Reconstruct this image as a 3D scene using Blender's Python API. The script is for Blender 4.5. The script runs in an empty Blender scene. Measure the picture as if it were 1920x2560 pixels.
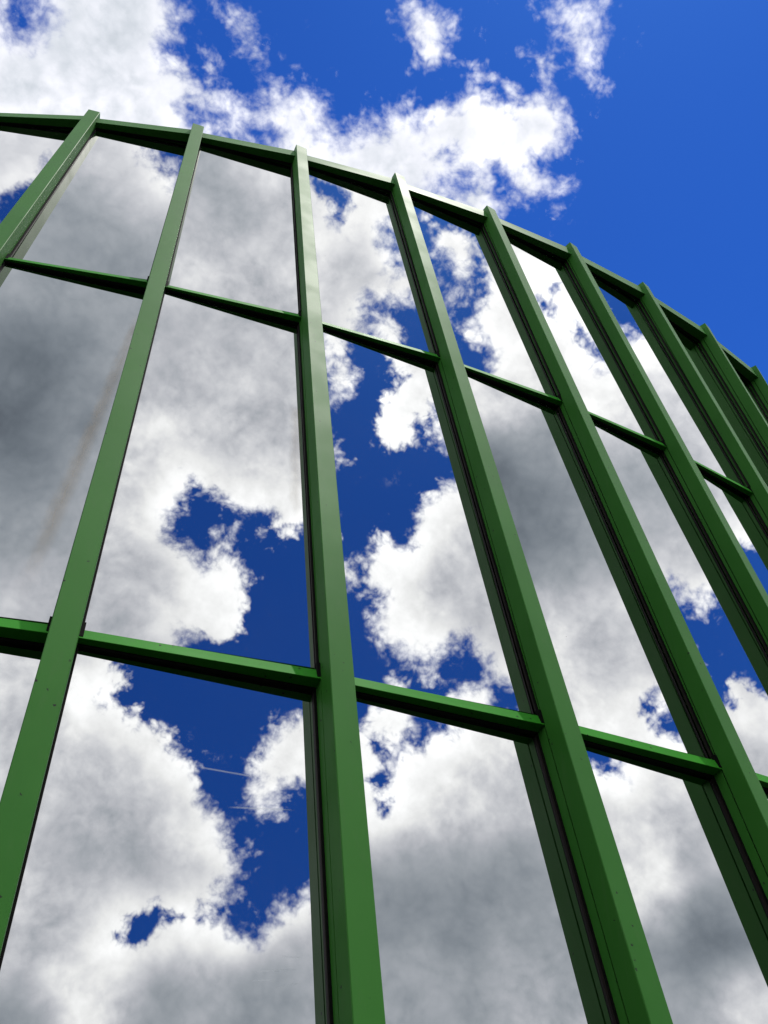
import bpy, math, random
import numpy as np
from mathutils import Vector

random.seed(7)
scene = bpy.context.scene
COL = scene.collection
BAY = 1.3            # metres between two mullions
EYE = 1.62           # camera height

# ------------------------------------------------------------------ camera
cam_d = bpy.data.cameras.new('camera'); cam = bpy.data.objects.new('camera', cam_d); COL.objects.link(cam)
scene.camera = cam
PITCH, ROLL = 0.65823, -0.00389
cam.location = (0, 0, EYE)
cam.rotation_mode = 'XYZ'
from mathutils import Matrix
cam.matrix_world = (Matrix.Translation((0, 0, EYE)) @ Matrix.Rotation(math.pi/2 + PITCH, 4, 'X') @ Matrix.Rotation(-ROLL, 4, 'Z'))
cam_d.sensor_fit = 'VERTICAL'; cam_d.sensor_height = 36; cam_d.sensor_width = 27
cam_d.lens = 36 * 2262.62 / 2560
cam_d.clip_start = 0.05; cam_d.clip_end = 20000

# ------------------------------------------------------------------ world, sun
SUN_AZ, SUN_EL = math.radians(60), math.radians(77)
w = bpy.data.worlds.new('World'); scene.world = w; w.use_nodes = True
nt = w.node_tree; nt.nodes.clear()
skyt = nt.nodes.new('ShaderNodeTexSky'); skyt.sky_type = 'NISHITA'; skyt.sun_disc = False
skyt.sun_elevation = SUN_EL; skyt.sun_rotation = SUN_AZ; skyt.altitude = 100; skyt.air_density = 1.0; skyt.dust_density = 0.2; skyt.ozone_density = 3.0
gam = nt.nodes.new('ShaderNodeGamma'); gam.inputs[1].default_value = 1.4
mul = nt.nodes.new('ShaderNodeMix'); mul.data_type = 'RGBA'; mul.blend_type = 'MULTIPLY'; mul.inputs[0].default_value = 1.0
mul.inputs[7].default_value = (0.145, 0.385, 0.77, 1)
bg = nt.nodes.new('ShaderNodeBackground'); bg.inputs[1].default_value = 0.1
wo = nt.nodes.new('ShaderNodeOutputWorld')
nt.links.new(skyt.outputs[0], gam.inputs[0]); nt.links.new(gam.outputs[0], mul.inputs[6]); nt.links.new(mul.outputs[2], bg.inputs[0]); nt.links.new(bg.outputs[0], wo.inputs[0])

sd = bpy.data.lights.new('sun', 'SUN'); sd.energy = 2.8; sd.angle = math.radians(0.6); sd.color = (1.0, 0.96, 0.9)
sun = bpy.data.objects.new('sun', sd); COL.objects.link(sun)
sdir = Vector((math.cos(SUN_EL)*math.sin(SUN_AZ), math.cos(SUN_EL)*math.cos(SUN_AZ), math.sin(SUN_EL)))
sun.rotation_euler = sdir.to_track_quat('Z', 'Y').to_euler(); sun.location = (0, 0, 60)

scene.view_settings.view_transform = 'Standard'; scene.view_settings.look = 'None'
scene.view_settings.exposure = 0.0; scene.view_settings.gamma = 1.0; scene.view_settings.use_curve_mapping = False
scene.cycles.caustics_reflective = False; scene.cycles.caustics_refractive = False; scene.cycles.max_bounces = 10; scene.cycles.transparent_max_bounces = 8; scene.cycles.glossy_bounces = 8

# ------------------------------------------------------------------ node helper
class NT:
    def __init__(self, name):
        self.m = bpy.data.materials.new(name); self.m.use_nodes = True
        self.t = self.m.node_tree; self.t.nodes.clear()
        self.out = self.t.nodes.new('ShaderNodeOutputMaterial')
    def n(self, typ, **kw):
        x = self.t.nodes.new(typ)
        for k, v in kw.items(): setattr(x, k, v)
        return x
    def put(self, sock, v):
        if isinstance(v, bpy.types.NodeSocket): self.t.links.new(v, sock)
        elif v is not None: sock.default_value = v
    def math(self, op, a, b=None, c=None, clamp=False):
        x = self.n('ShaderNodeMath', operation=op, use_clamp=clamp)
        self.put(x.inputs[0], a)
        if b is not None: self.put(x.inputs[1], b)
        if c is not None: self.put(x.inputs[2], c)
        return x.outputs[0]
    def vmath(self, op, a, b=None, s=None):
        x = self.n('ShaderNodeVectorMath', operation=op)
        self.put(x.inputs[0], a)
        if b is not None: self.put(x.inputs[1], b)
        if s is not None: self.put(x.inputs[3], s)
        return x.outputs[0]
    def noise(self, vec, scale, detail=4, rough=0.5, dist=0.0, lac=2.0):
        x = self.n('ShaderNodeTexNoise')
        self.put(x.inputs['Vector'], vec); x.inputs['Scale'].default_value = scale
        x.inputs['Detail'].default_value = detail; x.inputs['Roughness'].default_value = rough
        x.inputs['Distortion'].default_value = dist; x.inputs['Lacunarity'].default_value = lac
        return x.outputs
    def smooth(self, v, a, b, lo=0.0, hi=1.0, kind='SMOOTHSTEP'):
        x = self.n('ShaderNodeMapRange', interpolation_type=kind)
        self.put(x.inputs[0], v); self.put(x.inputs[1], a); self.put(x.inputs[2], b)
        x.inputs[3].default_value = lo; x.inputs[4].default_value = hi
        return x.outputs[0]
    def mixc(self, f, a, b, blend='MIX'):
        x = self.n('ShaderNodeMix', data_type='RGBA', blend_type=blend)
        self.put(x.inputs[0], f); self.put(x.inputs[6], a); self.put(x.inputs[7], b)
        return x.outputs[2]
    def ramp(self, f, stops):
        x = self.n('ShaderNodeValToRGB'); r = x.color_ramp
        while len(r.elements) < len(stops): r.elements.new(0.5)
        for e, (p, c) in zip(r.elements, stops): e.position = p; e.color = (*c, 1)
        self.put(x.inputs[0], f); return x.outputs[0]
    def attr(self, name):
        x = self.n('ShaderNodeAttribute'); x.attribute_name = name; return x.outputs
    def link(self, a, b): self.t.links.new(a, b)

# ------------------------------------------------------------------ sky with its clouds
# outlines of the blue gaps (and cloud islands in them) and brightness of the
# cloud sheet, as sky directions in a stereographic chart x/(1+z), y/(1+z)
BLUE = [[[[-0.0999,0.1674],[-0.1045,0.1957],[-0.098,0.2027],[-0.0943,0.2096],[-0.0991,0.2103],[-0.1024,0.2093],[-0.1025,0.2135],[-0.1063,0.2195],[-0.1102,0.2193],[-0.1089,0.2237],[-0.1017,0.2276],[-0.1015,0.233],[-0.0979,0.2359],[-0.0932,0.238],[-0.0862,0.2383],[-0.0828,0.243],[-0.0759,0.2452],[-0.0669,0.2464],[-0.0684,0.2408],[-0.0653,0.24],[-0.0635,0.2428],[-0.0561,0.2394],[-0.0431,0.2415],[-0.0351,0.2445],[-0.0301,0.2455],[-0.03,0.2559],[-0.0245,0.2598],[-0.0171,0.2575],[-0.0108,0.2552],[-0.0025,0.2557],[0.0012,0.2505],[0.0069,0.2515],[0.0089,0.2449],[0.014,0.2449],[0.0141,0.2515],[0.0183,0.2534],[0.0224,0.2514],[0.0295,0.2476],[0.0376,0.2466],[0.0405,0.2428],[0.0455,0.24],[0.0516,0.2408],[0.0549,0.2444],[0.0603,0.2489],[0.0656,0.2507],[0.0669,0.2478],[0.0734,0.2467],[0.0771,0.2429],[0.0921,0.2419],[0.0975,0.2449],[0.0976,0.2496],[0.1031,0.2569],[0.1048,0.2625],[0.0988,0.2638],[0.0966,0.2717],[0.0906,0.2739],[0.0842,0.2722],[0.0811,0.2783],[0.086,0.2801],[0.0912,0.2789],[0.0949,0.2837],[0.1044,0.2842],[0.1049,0.2882],[0.1001,0.2926],[0.0917,0.294],[0.0825,0.2996],[0.0759,0.2978],[0.0656,0.3054],[0.0645,0.3214],[0.0794,0.37],[0.1591,0.3993],[0.2389,0.4245],[0.2653,0.3722],[0.2875,0.324],[0.2616,0.2708],[0.2371,0.2219],[0.2143,0.1776],[0.1677,0.1638],[0.1163,0.1663],[0.0629,0.168],[0.0085,0.1687],[-0.0461,0.1685]],[[-0.0886,0.2031],[-0.0815,0.2076],[-0.0795,0.2154],[-0.0743,0.2208],[-0.0701,0.228],[-0.0607,0.2347],[-0.0642,0.2282],[-0.0647,0.2229],[-0.0635,0.2107],[-0.068,0.2072],[-0.0753,0.2035],[-0.0823,0.1983],[-0.0889,0.198]],[[-0.0936,0.2262],[-0.0909,0.2202],[-0.0895,0.2246],[-0.0863,0.223],[-0.0841,0.2248],[-0.0851,0.2293],[-0.0825,0.2321],[-0.0886,0.2332],[-0.0927,0.2344],[-0.0943,0.2316]],[[-0.054,0.2258],[-0.0482,0.2278],[-0.0456,0.2342],[-0.0486,0.2332],[-0.0503,0.2286]],[[0.0018,0.2075],[0.0096,0.2066],[0.0076,0.2015],[0.0163,0.2015],[0.0193,0.2057],[0.0241,0.2066],[0.0272,0.21],[0.034,0.2099],[0.0371,0.2142],[0.0324,0.2186],[0.0284,0.216],[0.0276,0.2213],[0.0346,0.2247],[0.0328,0.2292],[0.0239,0.2311],[0.023,0.2357],[0.0179,0.233],[0.0108,0.2339],[0.0108,0.2294],[0.0158,0.2276],[0.0147,0.2231],[0.0097,0.2187],[0.0106,0.2109],[0.0027,0.2117]],[[0.0384,0.231],[0.0428,0.2282],[0.0479,0.2299],[0.0518,0.2289],[0.0542,0.2348],[0.0462,0.2354]],[[0.071,0.2008],[0.0733,0.2049],[0.0758,0.2015],[0.0773,0.1981],[0.0706,0.1975]],[[0.0792,0.1981],[0.0795,0.2006],[0.0784,0.2082],[0.0874,0.2105],[0.0851,0.2157],[0.0847,0.221],[0.0803,0.2255],[0.0723,0.224],[0.0735,0.2266],[0.0795,0.2274],[0.0801,0.2327],[0.0847,0.238],[0.0849,0.2317],[0.0897,0.2297],[0.0873,0.2262],[0.0906,0.2208],[0.0939,0.2242],[0.0939,0.2322],[0.1001,0.2338],[0.1056,0.2381],[0.1094,0.2435],[0.1133,0.2428],[0.1145,0.2377],[0.1087,0.2316],[0.1102,0.2218],[0.1147,0.2198],[0.1112,0.2096],[0.108,0.2072],[0.1112,0.2037],[0.1083,0.1971]],[[0.0627,0.2396],[0.0688,0.2404],[0.074,0.2421],[0.0722,0.2449],[0.0661,0.2441]],[[0.0929,0.3001],[0.0963,0.2969],[0.1004,0.2998],[0.0979,0.302]]],[[[0.0342,0.2916],[0.0383,0.2855],[0.0436,0.2834],[0.051,0.2812],[0.0513,0.2862],[0.046,0.2894],[0.0408,0.2926]]],[[[0.0351,0.2725],[0.0383,0.2735],[0.0379,0.275],[0.0352,0.275]]],[[[0.0564,0.2821],[0.065,0.2828],[0.0687,0.2898],[0.0661,0.2981],[0.0626,0.2941],[0.0598,0.286]]],[[[-0.1801,0.1971],[-0.1719,0.1969],[-0.1741,0.2017],[-0.1791,0.2071],[-0.1825,0.206]]],[[[-0.1037,0.2486],[-0.1017,0.2487],[-0.0986,0.2564],[-0.1018,0.2572]]],[[[-0.096,0.2518],[-0.0892,0.2549],[-0.0887,0.2588],[-0.0952,0.2537]]],[[[-0.0981,0.2602],[-0.0938,0.2585],[-0.084,0.2628],[-0.0924,0.2644]]],[[[-0.0746,0.2623],[-0.0642,0.2627],[-0.0666,0.2665],[-0.0728,0.2653]]],[[[-0.1654,-0.0394],[-0.1531,-0.0299],[-0.1476,-0.0259],[-0.1414,-0.0204],[-0.1345,-0.0265],[-0.1463,-0.0481],[-0.1601,-0.0595],[-0.1644,-0.0602]]],[[[-0.0683,-0.0266],[-0.0634,-0.0279],[-0.0585,-0.0316],[-0.0558,-0.0299],[-0.0526,-0.0334],[-0.0511,-0.036],[-0.0462,-0.0398],[-0.0403,-0.0377],[-0.0433,-0.0178],[-0.0578,-0.0191]]],[[[0.0869,-0.1825],[0.0905,-0.1835],[0.1002,-0.1848],[0.101,-0.1812],[0.1048,-0.1841],[0.1098,-0.1841],[0.1215,-0.1833],[0.1245,-0.1784],[0.1295,-0.1764],[0.1334,-0.1761],[0.138,-0.1785],[0.1336,-0.1832],[0.1315,-0.1866],[0.1338,-0.1904],[0.1364,-0.1878],[0.1382,-0.1805],[0.1409,-0.1799],[0.1464,-0.1838],[0.1485,-0.1804],[0.1504,-0.1699],[0.1593,-0.159],[0.1946,-0.1966],[0.2313,-0.2488],[0.2039,-0.2587],[0.1647,-0.2728],[0.152,-0.2655],[0.1463,-0.2523],[0.154,-0.2479],[0.1544,-0.2415],[0.1496,-0.2371],[0.1512,-0.231],[0.1449,-0.2222],[0.1426,-0.2132],[0.1416,-0.2117],[0.1325,-0.2067],[0.1258,-0.2075],[0.1211,-0.2031],[0.1199,-0.1976],[0.1233,-0.1956],[0.119,-0.191],[0.1119,-0.1962],[0.1121,-0.2033],[0.1118,-0.2096],[0.1161,-0.2203],[0.1098,-0.2148],[0.1046,-0.2127],[0.1001,-0.2153],[0.0942,-0.2136],[0.0886,-0.2057],[0.0898,-0.201],[0.0891,-0.1964],[0.0863,-0.2],[0.0859,-0.1942],[0.089,-0.1894]]],[[[0.1299,-0.2605],[0.1379,-0.2719],[0.1432,-0.2779],[0.1493,-0.2791],[0.1526,-0.2801],[0.1539,-0.2855],[0.1496,-0.2883],[0.1477,-0.2915],[0.1516,-0.2941],[0.1561,-0.2945],[0.1595,-0.2933],[0.1662,-0.2953],[0.1663,-0.2911],[0.169,-0.2904],[0.1719,-0.2959],[0.1771,-0.2957],[0.179,-0.2924],[0.182,-0.2936],[0.1904,-0.2902],[0.1966,-0.2957],[0.2039,-0.2983],[0.213,-0.2987],[0.2181,-0.2996],[0.2237,-0.3043],[0.2284,-0.3076],[0.2365,-0.3096],[0.2457,-0.3099],[0.2504,-0.3131],[0.2517,-0.315],[0.2579,-0.3172],[0.2646,-0.317],[0.2697,-0.3178],[0.27,-0.3259],[0.2748,-0.331],[0.275,-0.3391],[0.2796,-0.3453],[0.2777,-0.3505],[0.2705,-0.3561],[0.2696,-0.3626],[0.2619,-0.3673],[0.2615,-0.3636],[0.2532,-0.3706],[0.2489,-0.3722],[0.244,-0.3731],[0.2407,-0.3731],[0.2419,-0.3792],[0.2327,-0.3845],[0.2324,-0.3885],[0.2361,-0.3921],[0.2314,-0.3976],[0.234,-0.4026],[0.2422,-0.399],[0.2489,-0.3933],[0.2478,-0.3873],[0.2484,-0.3821],[0.252,-0.3781],[0.2567,-0.3753],[0.2636,-0.3697],[0.2701,-0.3648],[0.2779,-0.3585],[0.283,-0.3562],[0.2904,-0.3585],[0.3001,-0.3564],[0.2999,-0.3514],[0.3,-0.3453],[0.3017,-0.3381],[0.3014,-0.3331],[0.3064,-0.3288],[0.3092,-0.3216],[0.3105,-0.3155],[0.3128,-0.3123],[0.3232,-0.2851],[0.3077,-0.269],[0.2461,-0.1905],[0.2357,-0.2073],[0.2188,-0.2153],[0.2004,-0.2298],[0.1504,-0.2511]],[[0.2641,-0.2203],[0.2506,-0.237],[0.2466,-0.2387],[0.2419,-0.2432],[0.2386,-0.251],[0.2398,-0.2557],[0.2372,-0.263],[0.2391,-0.2671],[0.2398,-0.2742],[0.2397,-0.2786],[0.2407,-0.2814],[0.247,-0.2868],[0.2478,-0.2927],[0.2554,-0.2983],[0.2593,-0.3006],[0.2633,-0.2969],[0.2706,-0.2973],[0.2708,-0.2929],[0.2725,-0.2906],[0.2668,-0.2859],[0.2682,-0.2785],[0.2743,-0.2742],[0.276,-0.2687],[0.2871,-0.2507]]],[[[0.062,-0.025],[0.0695,-0.0261],[0.0735,-0.0306],[0.0773,-0.0289],[0.079,-0.0314],[0.0829,-0.0342],[0.0871,-0.036],[0.0891,-0.0345],[0.0873,-0.032],[0.088,-0.0258],[0.086,-0.0216],[0.082,-0.0216],[0.0731,-0.0243],[0.0656,-0.0233]]],[[[0.1118,-0.0239],[0.1207,-0.0292],[0.1275,-0.0342],[0.1194,-0.0302]]],[[[0.1539,-0.0692],[0.1544,-0.0626],[0.1566,-0.0569],[0.1595,-0.0579],[0.163,-0.0554],[0.1823,-0.0539],[0.1891,-0.0703],[0.1744,-0.0724],[0.1623,-0.0705]]],[[[0.1293,-0.0615],[0.1534,-0.04],[0.1971,-0.0289],[0.2436,-0.07],[0.2521,-0.0781],[0.2488,-0.0811],[0.2453,-0.0867],[0.245,-0.0918],[0.2427,-0.0987],[0.2429,-0.1058],[0.2433,-0.1104],[0.2463,-0.1138],[0.2478,-0.121],[0.252,-0.1259],[0.2523,-0.1305],[0.2451,-0.1306],[0.2406,-0.1309],[0.2391,-0.1334],[0.2365,-0.1332],[0.2361,-0.1384],[0.2391,-0.1419],[0.2378,-0.1502],[0.2419,-0.1551],[0.2442,-0.1592],[0.2502,-0.165],[0.2555,-0.1654],[0.2603,-0.1625],[0.2612,-0.165],[0.2621,-0.1704],[0.2629,-0.1757],[0.2703,-0.1816],[0.2733,-0.1852],[0.2805,-0.1864],[0.2863,-0.1876],[0.29,-0.1832],[0.2961,-0.1817],[0.3031,-0.1782],[0.308,-0.1752],[0.3122,-0.1802],[0.3175,-0.1806],[0.319,-0.178],[0.3169,-0.1712],[0.3173,-0.1658],[0.3143,-0.1623],[0.3142,-0.1549],[0.3164,-0.1517],[0.3236,-0.1528],[0.328,-0.1551],[0.3335,-0.1527],[0.338,-0.155],[0.3388,-0.1618],[0.3335,-0.1628],[0.3317,-0.1681],[0.3333,-0.1742],[0.3308,-0.1801],[0.3356,-0.1932],[0.3168,-0.2153],[0.286,-0.2286],[0.242,-0.1811],[0.1844,-0.1194]],[[0.1262,-0.0631],[0.1431,-0.0592],[0.1595,-0.065],[0.1579,-0.071],[0.1645,-0.072],[0.1712,-0.081],[0.1682,-0.0883],[0.1647,-0.0948],[0.1583,-0.0981]],[[0.1701,-0.0522],[0.1793,-0.052],[0.1772,-0.0562],[0.1811,-0.0527],[0.1835,-0.054],[0.188,-0.0512],[0.1908,-0.0556],[0.1873,-0.0622],[0.1845,-0.0682],[0.1887,-0.0703],[0.1897,-0.0741],[0.1895,-0.0766],[0.1857,-0.0776],[0.1904,-0.0816],[0.192,-0.0861],[0.1979,-0.0915],[0.2042,-0.0919],[0.2111,-0.093],[0.2127,-0.088],[0.2156,-0.0818],[0.2147,-0.0755],[0.2085,-0.0739],[0.2075,-0.0688],[0.214,-0.0654],[0.2123,-0.0609],[0.2094,-0.0564],[0.205,-0.0451],[0.1955,-0.0374],[0.1746,-0.0378]],[[0.2202,-0.067],[0.2269,-0.0585],[0.236,-0.0671],[0.2251,-0.0697]],[[0.1779,-0.1077],[0.1816,-0.108],[0.1884,-0.1173],[0.1965,-0.1116],[0.1927,-0.1196],[0.1924,-0.1233],[0.1806,-0.1135]],[[0.2286,-0.165],[0.2366,-0.156],[0.2414,-0.1616],[0.246,-0.1649],[0.2472,-0.17],[0.2437,-0.1716],[0.2369,-0.1749]],[[0.296,-0.1976],[0.2999,-0.192],[0.3071,-0.1932],[0.3146,-0.1978],[0.2999,-0.2053]]],[[[0.3472,-0.1569],[0.3558,-0.16],[0.3598,-0.164],[0.3618,-0.1686],[0.3638,-0.1746],[0.3645,-0.1713],[0.3698,-0.1738],[0.3705,-0.1691],[0.3698,-0.1644],[0.3725,-0.1562],[0.3718,-0.1515],[0.3651,-0.1463]]],[[[0.3436,-0.191],[0.3477,-0.187],[0.3569,-0.1922],[0.361,-0.1894],[0.361,-0.1854],[0.3617,-0.1821],[0.3644,-0.186],[0.3636,-0.1934],[0.3687,-0.2013],[0.3746,-0.2059],[0.3812,-0.2084],[0.3843,-0.2157],[0.3823,-0.2178],[0.3744,-0.2139],[0.3725,-0.2106],[0.3664,-0.214],[0.3611,-0.2128],[0.3591,-0.2121],[0.3607,-0.2028],[0.3635,-0.1987],[0.3615,-0.1954],[0.3542,-0.1962],[0.3475,-0.195]]],[[[0.1236,0.003],[0.1562,0.0133],[0.1743,0.0223],[0.1848,0.0193],[0.1842,0.0107],[0.1919,0.0033],[0.1961,-0.0018],[0.1984,-0.0077],[0.202,-0.01],[0.1978,-0.0118],[0.2081,-0.0194],[0.2014,-0.0177],[0.2001,-0.0225],[0.2062,-0.0273],[0.2129,-0.0266],[0.216,-0.0236],[0.2247,-0.0259],[0.229,-0.0302],[0.234,-0.0412],[0.2208,-0.0468],[0.172,-0.0162],[0.1459,-0.0079]],[[0.145,0.0012],[0.1502,0.0019],[0.1564,-0.002],[0.1566,0.0048],[0.1625,0.0084],[0.1648,0.0085],[0.173,0.0121],[0.1812,0.0089],[0.1835,0.002],[0.1883,-0.0002],[0.1906,-0.0048],[0.1948,-0.0101],[0.1899,-0.0125],[0.1834,-0.012],[0.1781,-0.008],[0.1698,-0.0058],[0.1627,-0.0082],[0.1581,-0.0037],[0.1501,-0.0015]],[[0.1779,-0.0173],[0.1827,-0.0173],[0.1887,-0.0149],[0.1935,-0.016],[0.1904,-0.0214],[0.1844,-0.0226]]],[[[0.4557,-0.0465],[0.4562,-0.0409],[0.4632,-0.0442],[0.4665,-0.0494],[0.4707,-0.0468],[0.4678,-0.0444],[0.4683,-0.0388],[0.4777,-0.0322],[0.4977,-0.0367],[0.4913,-0.0458],[0.4834,-0.0488],[0.4788,-0.0535],[0.4757,-0.0546],[0.4671,-0.0535],[0.4608,-0.0507]]],[[[0.2357,0.0496],[0.2401,0.0528],[0.2448,0.0507],[0.2379,0.0471]]],[[[0.2397,0.0382],[0.2415,0.0406],[0.2473,0.0428],[0.25,0.0421],[0.2486,0.0388],[0.2438,0.038]]],[[[0.2587,0.0496],[0.2728,0.0516],[0.2875,0.0512],[0.2822,0.0454],[0.2732,0.0462],[0.2634,0.0475]]],[[[0.4288,0.0554],[0.4398,0.0598],[0.4461,0.0657],[0.4528,0.0641],[0.4561,0.0706],[0.4511,0.0755],[0.4497,0.0814],[0.4553,0.0927],[0.5379,0.0902],[0.5106,0.0767],[0.5024,0.073],[0.4983,0.069],[0.5001,0.0638],[0.5052,0.0609],[0.5084,0.0633],[0.5122,0.0622],[0.5123,0.0579],[0.5094,0.0542],[0.5099,0.0486],[0.4663,0.0523]]],[[[0.2506,0.1007],[0.2605,0.1091],[0.2813,0.1204],[0.2932,0.1135],[0.2893,0.1077],[0.2886,0.1025],[0.2699,0.0977]]],[[[0.4222,0.1613],[0.429,0.1666],[0.4312,0.1706],[0.4393,0.1838],[0.4809,0.1888],[0.5062,0.1708],[0.4642,0.1662]]]]
SHADE = [[-0.154,-0.015,1.197],[-0.153,-0.028,1.01],[-0.087,-0.038,1.133],[-0.069,-0.034,1.476],[-0.077,-0.053,0.738],[-0.093,-0.082,0.555],[-0.069,-0.084,0.598],[-0.056,-0.06,0.951],[-0.051,-0.044,1.332],[-0.062,-0.072,0.689],[-0.005,-0.05,0.895],[0.018,-0.043,1.197],[0.005,-0.078,0.951],[0.031,-0.072,0.951],[0.009,-0.094,1.403],[0.04,-0.084,1.476],[0.038,-0.053,1.197],[0.013,-0.061,0.895],[-0.076,-0.121,0.788],[-0.055,-0.114,0.598],[-0.033,-0.112,0.738],[-0.067,-0.147,0.336],[-0.044,-0.143,0.438],[-0.025,-0.14,0.738],[-0.057,-0.18,0.277],[-0.036,-0.171,0.438],[-0.016,-0.19,0.738],[-0.047,-0.202,0.438],[-0.029,-0.222,0.689],[-0.034,-0.251,0.738],[-0.011,-0.27,1.07],[-0.025,-0.28,1.01],[0.04,-0.111,0.738],[0.065,-0.106,0.951],[0.089,-0.097,1.133],[0.044,-0.137,1.01],[0.066,-0.132,1.197],[0.092,-0.122,1.01],[0.112,-0.124,1.197],[0.058,-0.173,1.552],[0.077,-0.161,1.332],[0.101,-0.156,1.332],[0.127,-0.158,1.629],[0.072,-0.203,1.709],[0.075,-0.222,1.332],[0.104,-0.221,1.476],[0.083,-0.248,1.133],[0.112,-0.247,1.197],[0.133,-0.229,1.79],[0.088,-0.272,1.07],[0.128,-0.263,1.264],[0.128,-0.207,1.874],[0.124,-0.225,1.629],[0.09,-0.147,1.197],[0.034,-0.304,1.476],[0.046,-0.326,1.197],[0.053,-0.35,1.332],[0.134,-0.295,1.79],[0.156,-0.305,1.79],[0.156,-0.318,1.403],[0.178,-0.304,1.79],[0.167,-0.341,1.197],[0.179,-0.328,1.133],[0.191,-0.309,1.552],[0.219,-0.306,1.874],[0.199,-0.334,1.01],[0.223,-0.331,1.07],[0.186,-0.36,1.01],[0.242,-0.325,1.629],[0.265,-0.323,1.79],[0.227,-0.35,0.841],[0.198,-0.376,0.951],[0.252,-0.347,1.332],[0.183,-0.39,0.895],[0.215,-0.378,1.01],[0.269,-0.348,1.709],[0.177,-0.407,1.629],[0.205,-0.403,1.197],[0.224,-0.398,1.79],[0.191,-0.419,1.133],[0.213,-0.418,1.332],[0.247,-0.399,1.332],[0.267,-0.382,1.79],[0.289,-0.366,1.874],[0.309,-0.337,1.79],[0.267,-0.405,0.598],[0.286,-0.394,0.689],[0.311,-0.373,0.738],[0.217,-0.432,1.476],[0.243,-0.429,1.79],[0.209,-0.452,0.514],[0.298,-0.401,1.01],[0.331,-0.377,0.598],[0.314,-0.4,0.598],[0.334,-0.357,0.738],[0.277,-0.419,0.643],[0.334,-0.342,0.895],[0.247,-0.258,1.79],[0.267,-0.271,1.629],[0.264,-0.286,1.79],[0.086,-0.045,1.332],[0.106,-0.048,1.476],[0.115,-0.03,1.476],[0.107,-0.065,1.133],[0.126,-0.058,1.332],[0.142,-0.058,1.629],[0.111,-0.08,1.264],[0.095,-0.032,1.403],[0.157,-0.079,1.79],[0.2,-0.076,1.79],[0.254,-0.1,1.709],[0.258,-0.125,1.79],[0.273,-0.101,1.476],[0.292,-0.114,1.01],[0.295,-0.134,1.133],[0.32,-0.133,1.07],[0.271,-0.158,1.874],[0.304,-0.166,1.874],[0.343,-0.147,1.264],[0.35,-0.163,1.874],[0.341,-0.183,1.874],[0.363,-0.193,1.709],[0.379,-0.168,1.874],[0.395,-0.143,1.874],[0.395,-0.204,1.874],[0.382,-0.22,1.874],[0.409,-0.177,1.79],[0.425,-0.152,1.332],[0.431,-0.179,1.01],[0.424,-0.213,0.738],[0.404,-0.23,0.895],[0.407,-0.25,0.514],[0.424,-0.233,0.514],[0.444,-0.213,0.514],[0.454,-0.182,0.598],[0.48,-0.174,0.598],[0.432,-0.263,0.555],[0.463,-0.232,0.598],[0.493,-0.2,0.643],[0.46,-0.272,0.738],[0.491,-0.241,0.738],[0.521,-0.208,0.895],[0.468,-0.297,0.788],[0.497,-0.268,0.689],[0.527,-0.236,0.895],[0.545,-0.221,1.01],[0.178,0.001,1.476],[0.217,-0.009,1.552],[0.236,-0.013,1.79],[0.254,-0.012,1.709],[0.269,-0.003,1.476],[0.279,-0.025,0.368],[0.292,-0.004,0.514],[0.305,-0.032,0.277],[0.325,-0.02,0.402],[0.332,-0.043,0.336],[0.347,-0.023,0.555],[0.352,-0.049,0.555],[0.375,-0.034,0.689],[0.373,-0.059,1.197],[0.395,-0.04,1.197],[0.398,-0.064,1.552],[0.414,-0.048,1.07],[0.423,-0.074,1.332],[0.432,-0.053,1.133],[0.441,-0.079,1.874],[0.461,-0.058,1.709],[0.447,-0.057,1.476],[0.495,-0.039,1.79],[0.519,-0.021,1.79],[0.521,-0.047,1.476],[0.537,-0.03,1.332],[0.552,-0.016,1.01],[0.544,-0.046,1.709],[0.564,-0.046,1.629],[0.561,-0.062,1.709],[0.566,-0.026,0.895],[0.579,-0.065,1.552],[0.588,-0.05,0.368],[0.589,-0.03,0.475],[0.596,-0.074,0.438],[0.617,-0.047,0.336],[0.621,-0.068,0.514],[0.639,-0.053,1.133],[0.618,-0.084,0.738],[0.659,-0.055,1.476],[0.643,-0.074,0.788],[0.221,0.049,1.79],[0.247,0.046,1.709],[0.277,0.039,1.79],[0.306,0.038,1.79],[0.234,0.049,1.629],[0.332,0.07,1.197],[0.355,0.076,0.841],[0.36,0.067,0.738],[0.387,0.077,0.738],[0.389,0.067,0.841],[0.419,0.076,1.197],[0.423,0.064,1.332],[0.444,0.074,1.79],[0.513,0.126,1.709],[0.536,0.122,1.332],[0.31,0.11,1.709],[0.336,0.11,1.264],[0.368,0.113,1.07],[0.298,0.11,1.874],[0.395,0.161,1.07],[0.415,0.166,1.332],[0.429,0.173,1.629],[0.31,0.172,1.79],[0.34,0.184,1.552],[0.328,0.254,1.197],[-0.166,0.208,0.932],[-0.146,0.217,0.898],[-0.184,0.235,0.986],[-0.139,0.239,1.022],[-0.115,0.211,0.915],[-0.164,0.246,1.022],[-0.056,0.254,1.004],[-0.032,0.266,1.041],[0.006,0.262,1.022],[0.069,0.261,1.004],[0.045,0.278,0.898],[0.079,0.243,0.986],[0.099,0.212,0.986],[0.018,0.212,0.915],[-0.065,0.221,0.881],[-0.092,0.226,0.898],[0.031,0.262,0.968],[0.091,0.289,0.986],[-0.081,0.251,0.968]]

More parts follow.
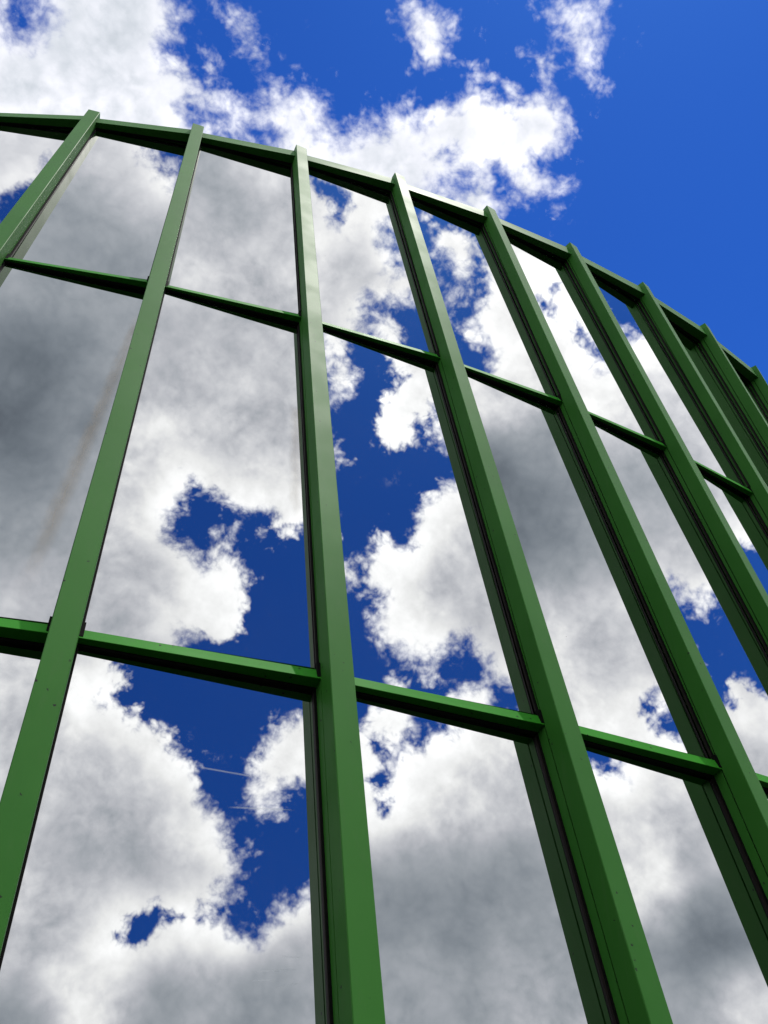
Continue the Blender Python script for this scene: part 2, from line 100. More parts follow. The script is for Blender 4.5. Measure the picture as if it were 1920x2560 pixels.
def seg_dist(px, py, P):
    """signed distance to closed polygon, + inside; crossings parity returned apart"""
    P = np.asarray(P, dtype=np.float32); Q = np.roll(P, -1, axis=0)
    best = np.full(px.shape, 1e9, np.float32); inside = np.zeros(px.shape, bool)
    for (ax, ay), (bx, by) in zip(P, Q):
        dx, dy = bx-ax, by-ay; L = dx*dx+dy*dy+1e-12
        t = np.clip(((px-ax)*dx+(py-ay)*dy)/L, 0, 1)
        best = np.minimum(best, (px-ax-t*dx)**2+(py-ay-t*dy)**2)
        if ay != by:
            c = ((ay > py) != (by > py)) & (px < (bx-ax)*(py-ay)/(by-ay)+ax)
            inside ^= c
    return best, inside

# unseen gap added to the cloud sheet so the sun lamp gets through
BLUE.append([[(0.099+0.032*math.cos(a*.7854)*(1+.2*(a%2)), 0.057+0.030*math.sin(a*.7854)) for a in range(8)]])

def make_sky():
    R = 4000.0
    # stereographic grid: uniform in chart, about 0.27 degree at the zenith
    N = 440; r = 1.02
    g = np.linspace(-r, r, N, dtype=np.float32)
    U, V = np.meshgrid(g, g, indexing='xy'); U = U.ravel(); V = V.ravel()
    rr = U*U+V*V
    keep = rr < 1.04
    idx = -np.ones(N*N, np.int64); idx[keep] = np.arange(keep.sum())
    u, v = U[keep], V[keep]; q = u*u+v*v
    z = (1-q)/(1+q); x = 2*u/(1+q); y = 2*v/(1+q)
    blue = np.full(u.shape, -1.0, np.float32)
    deg = np.degrees(2/(1+q)).astype(np.float32)
    for grp in BLUE:
        best = np.full(u.shape, 1e9, np.float32); ins = np.zeros(u.shape, bool)
        pts = np.array([p for P in grp for p in P]); lo = pts.min(0)-.12; hi = pts.max(0)+.12
        m = (u > lo[0]) & (u < hi[0]) & (v > lo[1]) & (v < hi[1])
        if not m.any(): continue
        bu, bv = u[m], v[m]; b = np.full(bu.shape, 1e9, np.float32); i_ = np.zeros(bu.shape, bool)
        for P in grp:
            bb, ii = seg_dist(bu, bv, P); b = np.minimum(b, bb); i_ ^= ii
        s = np.sqrt(b)*np.where(i_, 1, -1)
        blue[m] = np.maximum(blue[m], s)
    cover = np.clip(-blue*deg, -6, 6)
    # brightness of the cloud sheet
    S = np.array(SHADE, np.float32)
    num = np.full(u.shape, 0.0, np.float32); den = np.full(u.shape, 0.0, np.float32)
    pr = 0.60
    for a, b_, l in S:
        d2 = (u-a)**2+(v-b_)**2
        k = np.exp(-d2/(2*0.0125**2)) + 0.004*np.exp(-d2/(2*0.07**2)) + 1e-5/(d2+0.01)
        num += k*l; den += k
    shade = (num+pr*2e-4)/(den+2e-4)
    faces = []
    I = idx.reshape(N, N)
    a = I[:-1, :-1].ravel(); b = I[:-1, 1:].ravel(); c = I[1:, 1:].ravel(); d = I[1:, :-1].ravel()
    ok = (a >= 0) & (b >= 0) & (c >= 0) & (d >= 0)
    F = np.stack([a, d, c, b], 1)[ok]
    me = bpy.data.meshes.new('sky')
    co = np.stack([x, y, z], 1)*R
    me.vertices.add(len(co)); me.vertices.foreach_set('co', co.ravel().astype(np.float32))
    me.loops.add(F.size); me.loops.foreach_set('vertex_index', F.ravel().astype(np.int32))
    me.polygons.add(len(F)); me.polygons.foreach_set('loop_start', np.arange(0, F.size, 4, dtype=np.int32))
    me.update(calc_edges=True); me.validate()
    me.polygons.foreach_set('use_smooth', np.ones(len(me.polygons), bool))
    at = me.attributes.new('cover', 'FLOAT', 'POINT'); at.data.foreach_set('value', cover.astype(np.float32))
    at = me.attributes.new('light', 'FLOAT', 'POINT'); at.data.foreach_set('value', shade.astype(np.float32))
    o = bpy.data.objects.new('sky', me); COL.objects.link(o); o['kind'] = 'structure'
    N_ = NT('sky_clouds'); N_.m.cycles.emission_sampling = 'NONE'
    tc = N_.n('ShaderNodeTexCoord').outputs['Object']
    p = N_.vmath('NORMALIZE', tc)
    # warp
    w1 = N_.noise(p, 9, 3, 0.55)[1]
    wv = N_.vmath('SCALE', N_.vmath('SUBTRACT', w1, (0.5, 0.5, 0.5)), s=0.10)
    w2 = N_.noise(p, 38, 3, 0.6)[1]
    wv2 = N_.vmath('SCALE', N_.vmath('SUBTRACT', w2, (0.5, 0.5, 0.5)), s=0.010)
    pw = N_.vmath('ADD', p, N_.vmath('ADD', wv, wv2))
    def lobe(vec, sc):                                                  # rounded billows with creases between
        return N_.math('ABSOLUTE', N_.math('MULTIPLY', N_.math('SUBTRACT', N_.noise(vec, sc, 0, 0.5)[0], 0.5), 2.0))
    pa = N_.vmath('ADD', p, N_.vmath('SCALE', wv, s=0.25)); pb = pa
    l1, l2, l3, l4 = lobe(pa, 17), lobe(pb, 37), lobe(pb, 80), lobe(pb, 170)
    def wsum(*t):
        r = None
        for v_, k_ in t:
            x_ = N_.math('MULTIPLY', N_.math('SUBTRACT', v_, 0.2), k_); r = x_ if r is None else N_.math('ADD', r, x_)
        return r
    n1 = N_.noise(pa, 24, 10, 0.54)[0]
    n2 = N_.noise(pa, 90, 6, 0.55)[0]
    cov = N_.attr('cover')[2]; lig = N_.attr('light')[2]
    soft = N_.smooth(N_.noise(p, 6.5, 2, 0.5)[0], 0.40, 0.62)          # crisp cumulus rims here, torn wisps there
    dn = N_.math('ADD', N_.math('MULTIPLY', N_.math('SUBTRACT', n1, 0.5), 1.7), N_.math('MULTIPLY', N_.math('SUBTRACT', n2, 0.5), N_.math('ADD', 1.05, N_.math('MULTIPLY', soft, 1.1))))
    dn = N_.math('ADD', dn, wsum((l2, 0.35), (l3, 0.45), (l4, 0.3)))
    e = N_.math('ADD', N_.math('ADD', cov, 0.0), dn)
    hi = N_.math('ADD', 0.32, N_.math('MULTIPLY', soft, 1.0))
    sp_ = N_.n('ShaderNodeSeparateXYZ'); N_.link(p, sp_.inputs[0])
    hi = N_.math('ADD', hi, N_.smooth(sp_.outputs[1], 0.15, 0.4, 0.0, 0.5))     # thinner, more veiled clouds to the north
    alpha = N_.smooth(e, -0.36, hi)
    # stray shreds of thin cloud in the blue close to the clouds
    wisp = N_.math('MULTIPLY', N_.smooth(N_.noise(pa, 40, 8, 0.7)[0], 0.60, 0.80), N_.smooth(cov, -2.6, -0.3))
    alpha = N_.math('MAXIMUM', alpha, N_.math('MULTIPLY', wisp, 0.45))
    # brightness: sheet value + billows, rims brighter
    b1 = N_.noise(pa, 17, 7, 0.52)[0]
    rim = N_.smooth(e, 0.3, 2.6, 1.0, 0.0)
    bill = N_.math('ADD', N_.math('MULTIPLY', N_.math('SUBTRACT', b1, 0.5), 0.75), wsum((l1, 0.06), (l2, 0.12), (l3, 0.08)))
    L = N_.math('ADD', lig, N_.math('MULTIPLY', bill, N_.smooth(lig, 0.3, 1.5, 0.45, 1.6)))
    L = N_.math('ADD', L, N_.math('MULTIPLY', rim, N_.smooth(lig, 0.4, 1.5, 0.04, 0.30)))
    L = N_.math('ADD', L, N_.math('MULTIPLY', N_.math('SUBTRACT', n1, 0.5), N_.smooth(lig, 0.5, 1.5, 0.15, 1.0)))
    L = N_.math('ADD', L, N_.math('MULTIPLY', N_.math('SUBTRACT', n2, 0.5), N_.smooth(lig, 0.5, 1.5, 0.08, 0.5)))
    L = N_.math('ADD', L, N_.smooth(lig, 0.6, 1.4, 0.0, -0.06))
    L = N_.math('MAXIMUM', L, 0.12)
    tint = N_.ramp(N_.math('MULTIPLY', L, 0.6), [(0.0, (0.64, 0.76, 1.0)), (0.22, (0.73, 0.85, 1.0)), (0.42, (0.84, 0.91, 1.0)), (0.6, (0.91, 0.93, 1.0)), (0.8, (0.96, 0.965, 1.0)), (0.95, (1.0, 1.0, 1.0))])
    em = N_.n('ShaderNodeEmission'); N_.link(tint, em.inputs[0]); N_.link(L, em.inputs[1])
    tr = N_.n('ShaderNodeBsdfTransparent')
    mx = N_.n('ShaderNodeMixShader'); N_.link(alpha, mx.inputs[0]); N_.link(tr.outputs[0], mx.inputs[1]); N_.link(em.outputs[0], mx.inputs[2])
    N_.link(mx.outputs[0], N_.out.inputs[0])
    me.materials.append(N_.m)
    return o
make_sky()
STREAK_A1 = [(0.8943, 0.8651, 0.7554, 0.0251, 0.055, 0.42)]
STREAK_B1 = [(0.8545, 0.6574, 0.831, 0.2932, 0.045, 0.3)]
SCR_B2 = [(0.4746, 0.8445, 0.6784, 0.8419, 0.0022, 0.35), (0.5741, 0.7972, 0.8239, 0.8055, 0.0022, 0.32), (0.7604, 0.6369, 0.8207, 0.638, 0.0016, 0.25), (0.6722, 0.6196, 0.8135, 0.6259, 0.0016, 0.25), (0.6725, 0.6112, 0.7418, 0.6139, 0.0016, 0.2), (0.7416, 0.6071, 0.8122, 0.6124, 0.0016, 0.2)]

# ------------------------------------------------------------------ materials
def mat_paint(name, ca, cb, spec):
    N = NT(name)
    tc = N.n('ShaderNodeNewGeometry').outputs['Position']
    big = N.noise(tc, 1.3, 4, 0.55)[0]; fine = N.noise(tc, 260, 2, 0.6)[0]
    c = N.mixc(N.smooth(big, 0.35, 0.68), (*ca, 1), (*cb, 1))
    st = N.vmath('MULTIPLY', tc, (9, 9, 0.7))
    c = N.mixc(N.math('MULTIPLY', N.smooth(N.noise(st, 3, 5, 0.6)[0], 0.50, 0.75), 0.28), c, (0.056, 0.165, 0.036, 1))
    c = N.mixc(N.math('MULTIPLY', N.smooth(fine, 0.3, 0.7), 0.16), c, (0.030, 0.130, 0.024, 1))
    # knocked-off specks of paint
    v = N.n('ShaderNodeTexVoronoi'); N.link(tc, v.inputs['Vector']); v.inputs['Scale'].default_value = 14
    dd = N.math('ADD', v.outputs[0], N.math('MULTIPLY', N.math('SUBTRACT', N.noise(tc, 160, 4, 0.7)[0], 0.5), 0.42))
    sp = N.math('MULTIPLY', N.smooth(dd, 0.085, 0.065), N.smooth(N.noise(tc, 2.1, 2, 0.5)[0], 0.46, 0.52))
    c = N.mixc(sp, c, (0.012, 0.014, 0.012, 1))
    b = N.n('ShaderNodeBsdfPrincipled'); N.link(c, b.inputs['Base Color'])
    N.put(b.inputs['Roughness'], N.smooth(N.noise(tc, 3, 2, 0.5)[0], 0.3, 0.7, 0.52, 0.58))
    b.inputs['Specular IOR Level'].default_value = spec
    N.link(b.outputs[0], N.out.inputs[0]); return N.m

def mat_rubber():
    N = NT('black_rubber'); tc = N.n('ShaderNodeNewGeometry').outputs['Position']
    b = N.n('ShaderNodeBsdfPrincipled')
    N.link(N.mixc(N.smooth(N.noise(tc, 30, 4, 0.6)[0], 0.4, 0.7), (0.003, 0.0035, 0.003, 1), (0.008, 0.007, 0.006, 1)), b.inputs['Base Color'])
    b.inputs['Roughness'].default_value = 0.75; b.inputs['Specular IOR Level'].default_value = 0.08
    N.link(b.outputs[0], N.out.inputs[0]); return N.m

def mat_glass(name, streaks=(), scratches=()):
    """mirror-coated glass; uv attribute 0..1 over the pane"""
    N = NT(name); tc = N.n('ShaderNodeNewGeometry').outputs['Position']
    uvn = N.n('ShaderNodeUVMap'); sx = N.n('ShaderNodeSeparateXYZ'); N.link(uvn.outputs[0], sx.inputs[0]); u, v = sx.outputs[0], sx.outputs[1]
    g = N.n('ShaderNodeBsdfPrincipled'); g.inputs['Metallic'].default_value = 1.0
    g.inputs['Base Color'].default_value = (0.505, 0.51, 0.51, 1); g.inputs['Roughness'].default_value = 0.0
    bp = N.n('ShaderNodeBump'); bp.inputs['Strength'].default_value = 0.25; bp.inputs['Distance'].default_value = 0.0012
    N.link(N.noise(tc, 2.2, 1, 0.4)[0], bp.inputs['Height']); N.link(bp.outputs[0], g.inputs['Normal'])
    d = N.n('ShaderNodeBsdfDiffuse')
    edge = N.math('MINIMUM', N.math('MINIMUM', u, N.math('SUBTRACT', 1.0, u)), N.math('MULTIPLY', N.math('MINIMUM', v, N.math('SUBTRACT', 1.0, v)), 2.6))
    dirt = N.math('MULTIPLY', N.smooth(edge, 0.0, 0.04, 0.20, 0.0), N.smooth(N.noise(tc, 14, 5, 0.6)[0], 0.35, 0.7))
    film = N.math('MULTIPLY', N.smooth(N.noise(tc, 1.1, 4, 0.55)[0], 0.35, 0.75), 0.012)
    sv = N.n('ShaderNodeTexVoronoi'); N.link(tc, sv.inputs['Vector']); sv.inputs['Scale'].default_value = 3.5
    specks = N.math('MULTIPLY', N.smooth(sv.outputs[0], 0.014, 0.008), 0.6)
    f = N.math('MAXIMUM', N.math('ADD', dirt, film), specks)
    col = (0.30, 0.29, 0.26, 1)
    lnoise = N.noise(N.vmath('MULTIPLY', tc, (10, 10, 1.5)), 2.0, 5, 0.6)[0]
    for (u0, v0, u1, v1, wd, k) in streaks:              # run-off stains, from top (u0,v0) down to (u1,v1)
        t = N.math('DIVIDE', N.math('SUBTRACT', v, v0), v1-v0)
        uc = N.math('ADD', u0, N.math('MULTIPLY', t, u1-u0))
        off = N.math('ABSOLUTE', N.math('ADD', N.math('SUBTRACT', u, uc), N.math('MULTIPLY', N.math('SUBTRACT', lnoise, 0.5), 0.03)))
        m = N.math('MULTIPLY', N.smooth(off, 0.0, wd, 1.0, 0.0), N.math('MULTIPLY', N.smooth(t, -0.03, 0.05), N.smooth(t, 0.75, 1.0, 1.0, 0.0)))
        m = N.math('MULTIPLY', N.math('MULTIPLY', m, k), N.smooth(lnoise, 0.25, 0.75, 0.6, 1.0))
        f = N.math('MAXIMUM', f, m)
        col = N.mixc(N.smooth(m, 0.0, 0.15), col, (0.44, 0.33, 0.20, 1))
    for (u0, v0, u1, v1, wd, k) in scratches:            # wiped or scratched lines across the pane
        t = N.math('DIVIDE', N.math('SUBTRACT', u, u0), u1-u0)
        vc = N.math('ADD', v0, N.math('MULTIPLY', t, v1-v0))
        off = N.math('ABSOLUTE', N.math('SUBTRACT', v, vc))
        m = N.math('MULTIPLY', N.smooth(off, 0.0, wd, 1.0, 0.0), N.math('MULTIPLY', N.smooth(t, 0.0, 0.2), N.smooth(t, 0.8, 1.0, 1.0, 0.0)))
        f = N.math('MAXIMUM', f, N.math('MULTIPLY', m, k)); col = N.mixc(N.smooth(m, 0.1, 0.5), col, (0.62, 0.66, 0.68, 1))
    if isinstance(col, tuple): d.inputs[0].default_value = col
    else: N.link(col, d.inputs[0])
    mx = N.n('ShaderNodeMixShader'); N.link(f, mx.inputs[0]); N.link(g.outputs[0], mx.inputs[1]); N.link(d.outputs[0], mx.inputs[2])
    N.link(mx.outputs[0], N.out.inputs[0]); return N.m

def mat_plain(name, c0, c1, scale, rough=0.85, bump=0.3):
    N = NT(name); tc = N.n('ShaderNodeNewGeometry').outputs['Position']
    b = N.n('ShaderNodeBsdfPrincipled'); n = N.noise(tc, scale, 8, 0.62)[0]
    N.link(N.mixc(N.smooth(n, 0.35, 0.68), (*c0, 1), (*c1, 1)), b.inputs['Base Color']); b.inputs['Roughness'].default_value = rough; b.inputs['Specular IOR Level'].default_value = 0.15
    bp = N.n('ShaderNodeBump'); bp.inputs['Strength'].default_value = bump; bp.inputs['Distance'].default_value = 0.01
    N.link(N.noise(tc, scale*12, 4, 0.6)[0], bp.inputs['Height']); N.link(bp.outputs[0], b.inputs['Normal'])
    N.link(b.outputs[0], N.out.inputs[0]); return N.m

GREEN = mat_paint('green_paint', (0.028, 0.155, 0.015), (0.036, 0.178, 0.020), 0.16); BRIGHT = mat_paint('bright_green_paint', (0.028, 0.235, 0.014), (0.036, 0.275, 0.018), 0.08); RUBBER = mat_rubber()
GLASS = mat_glass('mirror_glass')
ASPHALT = mat_plain('asphalt', (0.030, 0.030, 0.031), (0.052, 0.051, 0.049), 3.0)
CONCRETE = mat_plain('concrete', (0.20, 0.19, 0.18), (0.30, 0.29, 0.27), 2.0)
ROOFING = mat_plain('roofing', (0.05, 0.05, 0.052), (0.09, 0.09, 0.09), 1.5)

# ------------------------------------------------------------------ facade geometry (in bays, camera at the origin)
PHI, K1, K2, K3, X0, Y0, T0, T1 = 0.49441, 0.0718, -0.00025, 0.00028, 0.94696, 3.07079, 0.22283, -0.01794
S0, S1 = -9, 13
def heading(s):
    s = min(s, 6.0) if s > 6 else s
    return PHI + K1*s + K2*s*s + K3*s**3
def heading_ext(s):
    return heading(s) if s <= 6 else heading(6) + (s-6)*0.072
def tilt(s): return T0 + T1*max(-5.0, min(s, 7.0))
_plan = {}
def plan(s):
    if s not in _plan:
        n = 96; x, y = X0, Y0
        for i in range(n):
            h = heading_ext(s*(i+.5)/n); x += math.cos(h)*s/n; y += math.sin(h)*s/n
        _plan[s] = (x, y)
    return _plan[s]
def pt(s, z):
    h = heading_ext(s); x, y = plan(s); t = math.tan(tilt(s))
    return np.array([x - math.sin(h)*z*t, y + math.cos(h)*z*t, z])
def tang(s): h = heading_ext(s); return np.array([math.cos(h), math.sin(h), 0.0])
def inward(s): h = heading_ext(s); return np.array([-math.sin(h), math.cos(h), 0.0])
def nrm(s):
    t = tilt(s); up = np.array([0, 0, math.cos(t)]) + inward(s)*math.sin(t)
    return np.cross(tang(s), up)
def W3(p): return (p[0]*BAY, p[1]*BAY, p[2]*BAY + EYE)
ZG = -EYE/BAY
FW = 0.095

class MB:
    """gathers faces of one piece; build() links them as one mesh object about its own centre"""
    def __init__(self): self.v = []; self.f = []; self.uv = []
    def quadbox(self, A, B):
        """two matching polygon rings (lists of points, bays) joined into a closed prism"""
        n = len(A); i = len(self.v); self.v += [W3(p) for p in A] + [W3(p) for p in B]
        for k in range(n):
            j = (k+1) % n; self.f.append((i+k, i+j, i+n+j, i+n+k))
        self.f.append(tuple(i+k for k in reversed(range(n)))); self.f.append(tuple(i+n+k for k in range(n)))
    def build(self, name, mat, parent, bevel=0.0, kind=None):
        v = np.array(self.v); c = v.mean(0)
        me = bpy.data.meshes.new(name); me.from_pydata([tuple(p) for p in v-c], [], self.f)
        import bmesh
        bm = bmesh.new(); bm.from_mesh(me); bmesh.ops.recalc_face_normals(bm, faces=bm.faces)
        if bevel: bmesh.ops.bevel(bm, geom=[e for e in bm.edges if len(e.link_faces) == 2 and e.calc_face_angle(0) > 0.6], offset=bevel, segments=1, affect='EDGES', clamp_overlap=True)
        bm.to_mesh(me); bm.free()
        me.materials.append(mat)
        o = bpy.data.objects.new(name, me); COL.objects.link(o)
        pw = Vector((0, 0, 0)); q = parent
        while q is not None: pw += q.location; q = q.parent
        o.parent = parent; o.location = Vector(c) - pw
        if kind: o['kind'] = kind
        return o

ground = MB()
n = 64; Rg = 3950/BAY
ground.v = [(0, 0, 0)] + [(3950*math.cos(2*math.pi*i/n), 3950*math.sin(2*math.pi*i/n), 0) for i in range(n)]
ground.f = [(0, 1+i, 1+(i+1) % n) for i in range(n)]
me = bpy.data.meshes.new('ground'); me.from_pydata(ground.v, [], ground.f); me.materials.append(ASPHALT)
go = bpy.data.objects.new('ground', me); COL.objects.link(go); go['kind'] = 'structure'

root = bpy.data.objects.new('glass_building', None); COL.objects.link(root)
bp_ = W3(pt(0, ZG)); root.location = (bp_[0], bp_[1], 0)
root['label'] = 'curved building clad in mirrored glass panes between green painted steel mullions and transoms'
root['category'] = 'building'

# levels (bays above the eye) and how deep the glass sits behind the mullion face
TOPZ = 7.235
TRANS = [(4.381, 4.332), (1.6262, 1.5778), (-1.129, -1.178)]      # top and bottom of each transom's face
PANEZ = [7.13, 4.355, 1.60, -1.15]
DEP = [.107, .125, .141]

def section(s, z, t0, t1, d0, d1):
    """horizontal slice of a mullion: t along the wall from the right front edge, d into the wall"""
    b = pt(s, z); T = tang(s); I = inward(s)/math.cos(tilt(s))
    return [b+T*t0+I*d0, b+T*t1+I*d0, b+T*t1+I*d1, b+T*t0+I*d1]

def pane_corners(k, t):
    """corners of a truly flat pane; the mullions twist a little against it"""
    n = nrm(k+.5); d = DEP[t] + (.020 if k >= 3 else 0); z0, z1 = PANEZ[t], PANEZ[t+1]
    P = [pt(k, z0)-d*n, pt(k+1, z0)-d*n, pt(k, z1)-d*n, pt(k+1, z1)-d*n]
    nn = np.cross(P[3]-P[0], P[1]-P[2]); nn /= np.linalg.norm(nn)
    if nn @ n < 0: nn = -nn
    c0 = sum(P)/4
    return [p-((p-c0) @ nn)*nn for p in P], nn

def depth_h(k, t, s, z):
    """depth of pane (k, t) behind the face of mullion s at height z, horizontally"""
    P, nn = pane_corners(k, t); b = pt(s, z); I = inward(s)/math.cos(tilt(s))
    return float(((P[0]-b) @ nn)/(I @ nn))

def depth_n(k, t, s, z):
    P, nn = pane_corners(k, t); b = pt(s, z); n = nrm(k+.5)
    return float(((P[0]-b) @ nn)/(-n @ nn))

def make_mullion(s):
    m = MB(); m.quadbox(section(s, ZG, -FW, 0, 0, .092), section(s, TOPZ, -FW, 0, 0, .092))
    o = m.build('mullion', GREEN, root, bevel=0.0035)
    g = MB(); g.quadbox(section(s, ZG, -FW+.005, -.005, .090, .0975), section(s, TOPZ-.02, -FW+.005, -.005, .090, .0975)); g.build('joint_gasket', RUBBER, o)
    b = MB(); b.quadbox(section(s, ZG, -FW+.001, -.001, .0965, .20), section(s, TOPZ-.03, -FW+.001, -.001, .0965, .20)); b.build('side_strip', GREEN, o)
    for t in range(3):
        z1 = (7.06 if t == 0 else TRANS[t-1][1]) - .001; z0 = TRANS[t][0] + .001
        for side in (0, 1):
            kk = s if side == 0 else s-1                        # right of the mullion = left edge of its pane
            dt, db = depth_h(kk, t, s, z1), depth_h(kk, t, s, z0)
            lo, hi = ((-.001, .0065) if side == 0 else (-FW-.0065, -FW+.001))
            q = MB(); q.quadbox(section(s, z0, lo, hi, db-.012, db+.004), section(s, z1, lo, hi, dt-.012, dt+.004)); q.build('glazing_gasket', RUBBER, o)
            # thin metal bead lying in the gasket
            lo2, hi2 = ((.006, .0078) if side == 0 else (-FW-.0078, -FW-.006))
            q = MB(); q.quadbox(section(s, z0, lo2, hi2, db-.006, db+.004), section(s, z1, lo2, hi2, dt-.006, dt+.004)); q.build('glazing_bead', BEAD, o)
    return o

BEAD = mat_plain('weathered_bead', (0.007, 0.005, 0.004), (0.016, 0.010, 0.008), 9.0, 0.6, 0.1)

def bar(k, prof_l, prof_r, inset=0.0):
    """profile points (z, depth) swept from the right side of mullion k to the left side of mullion k+1"""
    n = nrm(k+.5)
    A = [pt(k, z) + tang(k)*(-.004+inset) - d*n for z, d in prof_l]
    B = [pt(k+1, z) - tang(k+1)*(FW-.004+inset) - d*n for z, d in prof_r]
    m = MB(); m.quadbox(A, B); return m

def make_transom(k, t):
    zt, zb = TRANS[t]
    if t < 2: a, b = depth_n(k, t+1, k, zb), depth_n(k, t+1, k+1, zb)
    else: a = b = .13
    o = bar(k, [(zt, .097), (zb, .0865), (zb, a-.012), (zb+.006, a-.012), (zb+.006, .20), (zt, .20)],
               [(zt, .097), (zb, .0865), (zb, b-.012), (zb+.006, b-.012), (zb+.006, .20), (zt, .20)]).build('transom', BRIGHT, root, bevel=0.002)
    bar(k, [(zb+.003, a-.011), (zb-.010, a-.011), (zb-.010, a+.004), (zb+.003, a+.004)],
           [(zb+.003, b-.011), (zb-.010, b-.011), (zb-.010, b+.004), (zb+.003, b+.004)], .012).build('glazing_gasket', RUBBER, o)
    for e, sgn in ((k, 1), (k+1, -1)):                       # rubber end pads where the bar meets the mullions
        s = e; lo, hi = ((-.002, .014) if sgn > 0 else (-FW-.014, -FW+.002))
        q = MB(); q.quadbox(section(s, zb-.012, lo, hi, .0865, .104), section(s, zt+.004, lo, hi, .0865, .108)); q.build('end_pad', RUBBER, o)

def make_rail(k):
    a, b = depth_n(k, 0, k, 7.06), depth_n(k, 0, k+1, 7.06)
    o = bar(k, [(7.20, .044), (7.06, .038), (7.06, a-.012), (7.067, a-.012), (7.067, .22), (7.20, .22)],
               [(7.20, .044), (7.06, .038), (7.06, b-.012), (7.067, b-.012), (7.067, .22), (7.20, .22)]).build('top_rail', GREEN, root, bevel=0.0025)
    bar(k, [(7.062, a-.011), (7.050, a-.011), (7.050, a+.004), (7.062, a+.004)],
           [(7.062, b-.011), (7.050, b-.011), (7.050, b+.004), (7.062, b+.004)], .012).build('glazing_gasket', RUBBER, o)

def make_pane(k, t, mat):
    P, n = pane_corners(k, t)
    e0 = (P[1]-P[0]); e1 = (P[3]-P[2])
    up = (P[0]-P[2])/(PANEZ[t]-PANEZ[t+1])                 # clear of the bars above and below
    zt_ = (7.06 if t == 0 else TRANS[t-1][1]) + .004; zb_ = TRANS[t][0] - .002
    zz = lambda A, B, z: A + (B-A)*((z-A[2])/(B[2]-A[2]))
    c = [zz(P[0], P[2], zt_)-e0*.03, zz(P[1], P[3], zt_)-e0*.065, zz(P[1], P[3], zb_)-e1*.065, zz(P[0], P[2], zb_)-e1*.03]
    m = MB(); m.quadbox([p for p in c], [p-n*.009 for p in c])
    o = m.build('pane', mat, root)
    me = o.data; uv = me.uv_layers.new(name='UVMap')
    pw = np.array(o.location) + np.array(root.location)
    W = [np.array(W3(p)) for p in P]
    A = W[2]; eu = W[3]-W[2]; ev = W[0]-W[2]
    eun = eu/np.linalg.norm(eu); vv = ev-(ev @ eun)*eun
    for lp in me.loops:
        p = np.array(me.vertices[lp.vertex_index].co)+pw-A
        v = (p @ vv)/(vv @ vv)
        left = A + ev*v; right = W[3]+(W[1]-W[3])*v
        r = right-left
        u = ((p+A-left) @ r)/(r @ r)
        uv.data[lp.index].uv = (u, v)
    return o

SPECIAL = {(-3, 1): mat_glass('mirror_glass_stained', streaks=STREAK_A1),
           (-2, 1): mat_glass('mirror_glass_runoff', streaks=STREAK_B1),
           (-2, 2): mat_glass('mirror_glass_scratched', scratches=SCR_B2)}
for s in range(S0, S1+1): make_mullion(s)
for k in range(S0, S1):
    make_rail(k)
    for t in range(3):
        make_transom(k, t); make_pane(k, t, SPECIAL.get((k, t), GLASS))

# plinth, roof deck and rear walls close the building
m = MB()
for k in range(S0, S1):
    n0, n1 = nrm(k), nrm(k+1)
    A = [pt(k, ZG)-n0*.03*0+inward(k)*.02, pt(k, -1.14)+inward(k)*.105, pt(k, -1.14)+inward(k)*.30, pt(k, ZG)+inward(k)*.30]
    B = [pt(k+1, ZG)+inward(k+1)*.02, pt(k+1, -1.14)+inward(k+1)*.105, pt(k+1, -1.14)+inward(k+1)*.30, pt(k+1, ZG)+inward(k+1)*.30]
    A = [a+tang(k)*.002 for a in A]; B = [b-tang(k+1)*(FW+.002) for b in B]
    q = MB(); q.quadbox(A, B); q.build('plinth', CONCRETE, root)
rim = [pt(s, 7.12)+inward(s)*.20 for s in range(S0, S1+1)]
bl, br = rim[0]+inward(S0)*6, rim[-1]+inward(S1)*6
ring = rim+[br, bl]
m = MB(); m.quadbox([p-np.array([0, 0, .10]) for p in ring], ring); m.build('roof', ROOFING, root)
def down(p, s, z): 
    return p
a0 = pt(S0, ZG)+inward(S0)*.2; a1 = pt(S0, 7.0)+inward(S0)*.2
b0 = pt(S1, ZG)+inward(S1)*.2; b1 = pt(S1, 7.0)+inward(S1)*.2
A0, B0 = bl.copy(), br.copy(); A0[2] = B0[2] = ZG
A1, B1 = bl.copy(), br.copy(); A1[2] = B1[2] = 7.0
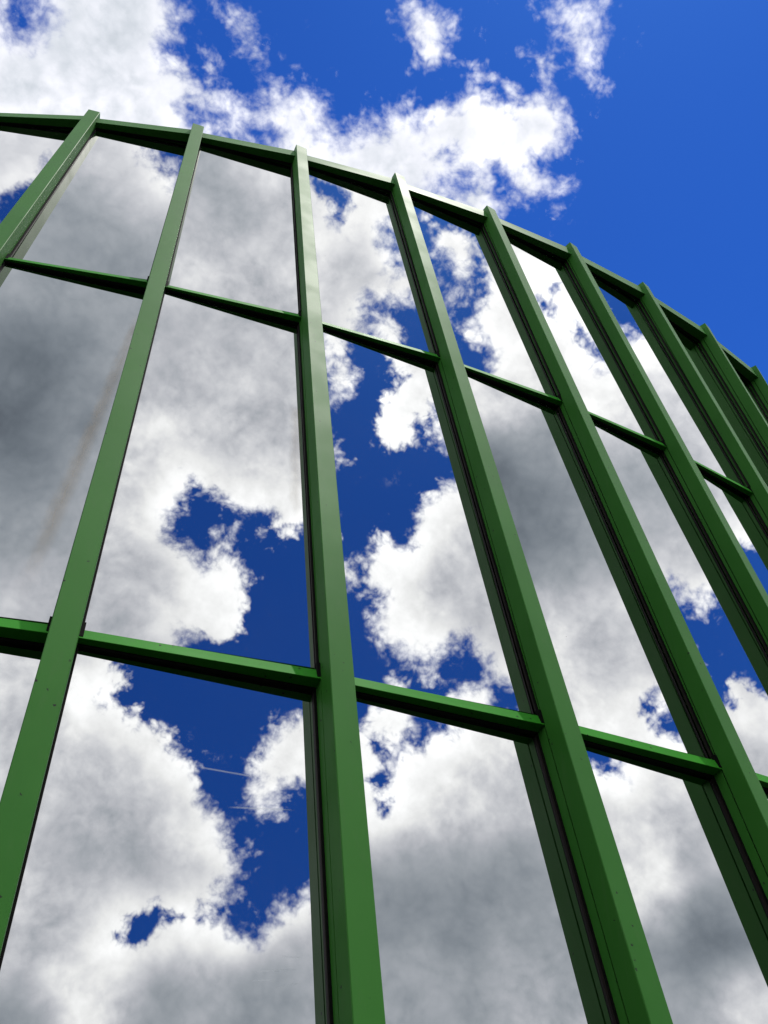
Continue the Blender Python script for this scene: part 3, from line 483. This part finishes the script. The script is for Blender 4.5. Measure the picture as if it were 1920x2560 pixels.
th = .15
def wall(p0, p1, q1, q0, out):
    m = MB(); m.quadbox([p0, p1, q1, q0], [p+out*th for p in (p0, p1, q1, q0)]); m.build('rear_wall', GREEN, root)
wall(a0, A0, A1, a1, tang(S0)); wall(b0, B0, B1, b1, -tang(S1))
dv = (B0-A0)/np.linalg.norm(B0-A0); nv = np.array([-dv[1], dv[0], 0])
wall(A0, B0, B1, A1, -nv)

# unseen ring of trees, added to keep low sky light off the undersides
def added_tree_belt():
    rng = np.random.default_rng(3); V = []; F = []
    for i in range(230):
        a = 2*math.pi*i/230 + rng.uniform(-.01, .01); r = rng.uniform(46, 60); H = rng.uniform(11, 16); wd = rng.uniform(1.6, 2.6)
        cx, cy = r*math.sin(a), r*math.cos(a)
        # trunk
        b = len(V)
        for z, q in ((0, .28), (H*.5, .16)):
            for j in range(5): V.append((cx+q*math.cos(j*1.2566), cy+q*math.sin(j*1.2566), z))
        for j in range(5): F.append((b+j, b+(j+1) % 5, b+5+(j+1) % 5, b+5+j))
        for j in range(170):                                   # leaf clumps through the crown
            d = rng.normal(size=3); d /= np.linalg.norm(d); q = rng.uniform(.35, 1)**.5
            c = np.array([cx, cy, H*.55]) + d*np.array([wd, wd, H*.45])*q
            e1 = rng.normal(size=3); e1 /= np.linalg.norm(e1); e2 = np.cross(e1, d); e2 /= np.linalg.norm(e2)+1e-6
            s = rng.uniform(.45, .85); b = len(V)
            for k in ((-1, -1), (1, -.6), (.8, 1), (-.7, .9)): V.append(tuple(c+e1*s*k[0]+e2*s*k[1]))
            F.append((b, b+1, b+2, b+3))
    me = bpy.data.meshes.new('added_tree_belt'); me.from_pydata(V, [], F)
    me.materials.append(mat_plain('added_foliage', (0.022, 0.042, 0.012), (0.045, 0.075, 0.022), 0.8, 0.8, 0.0))
    o = bpy.data.objects.new('added_tree_belt', me); COL.objects.link(o)
    o['kind'] = 'stuff'; o['label'] = 'unseen belt of dark green trees added to block low sky light'; o['category'] = 'trees'
added_tree_belt()
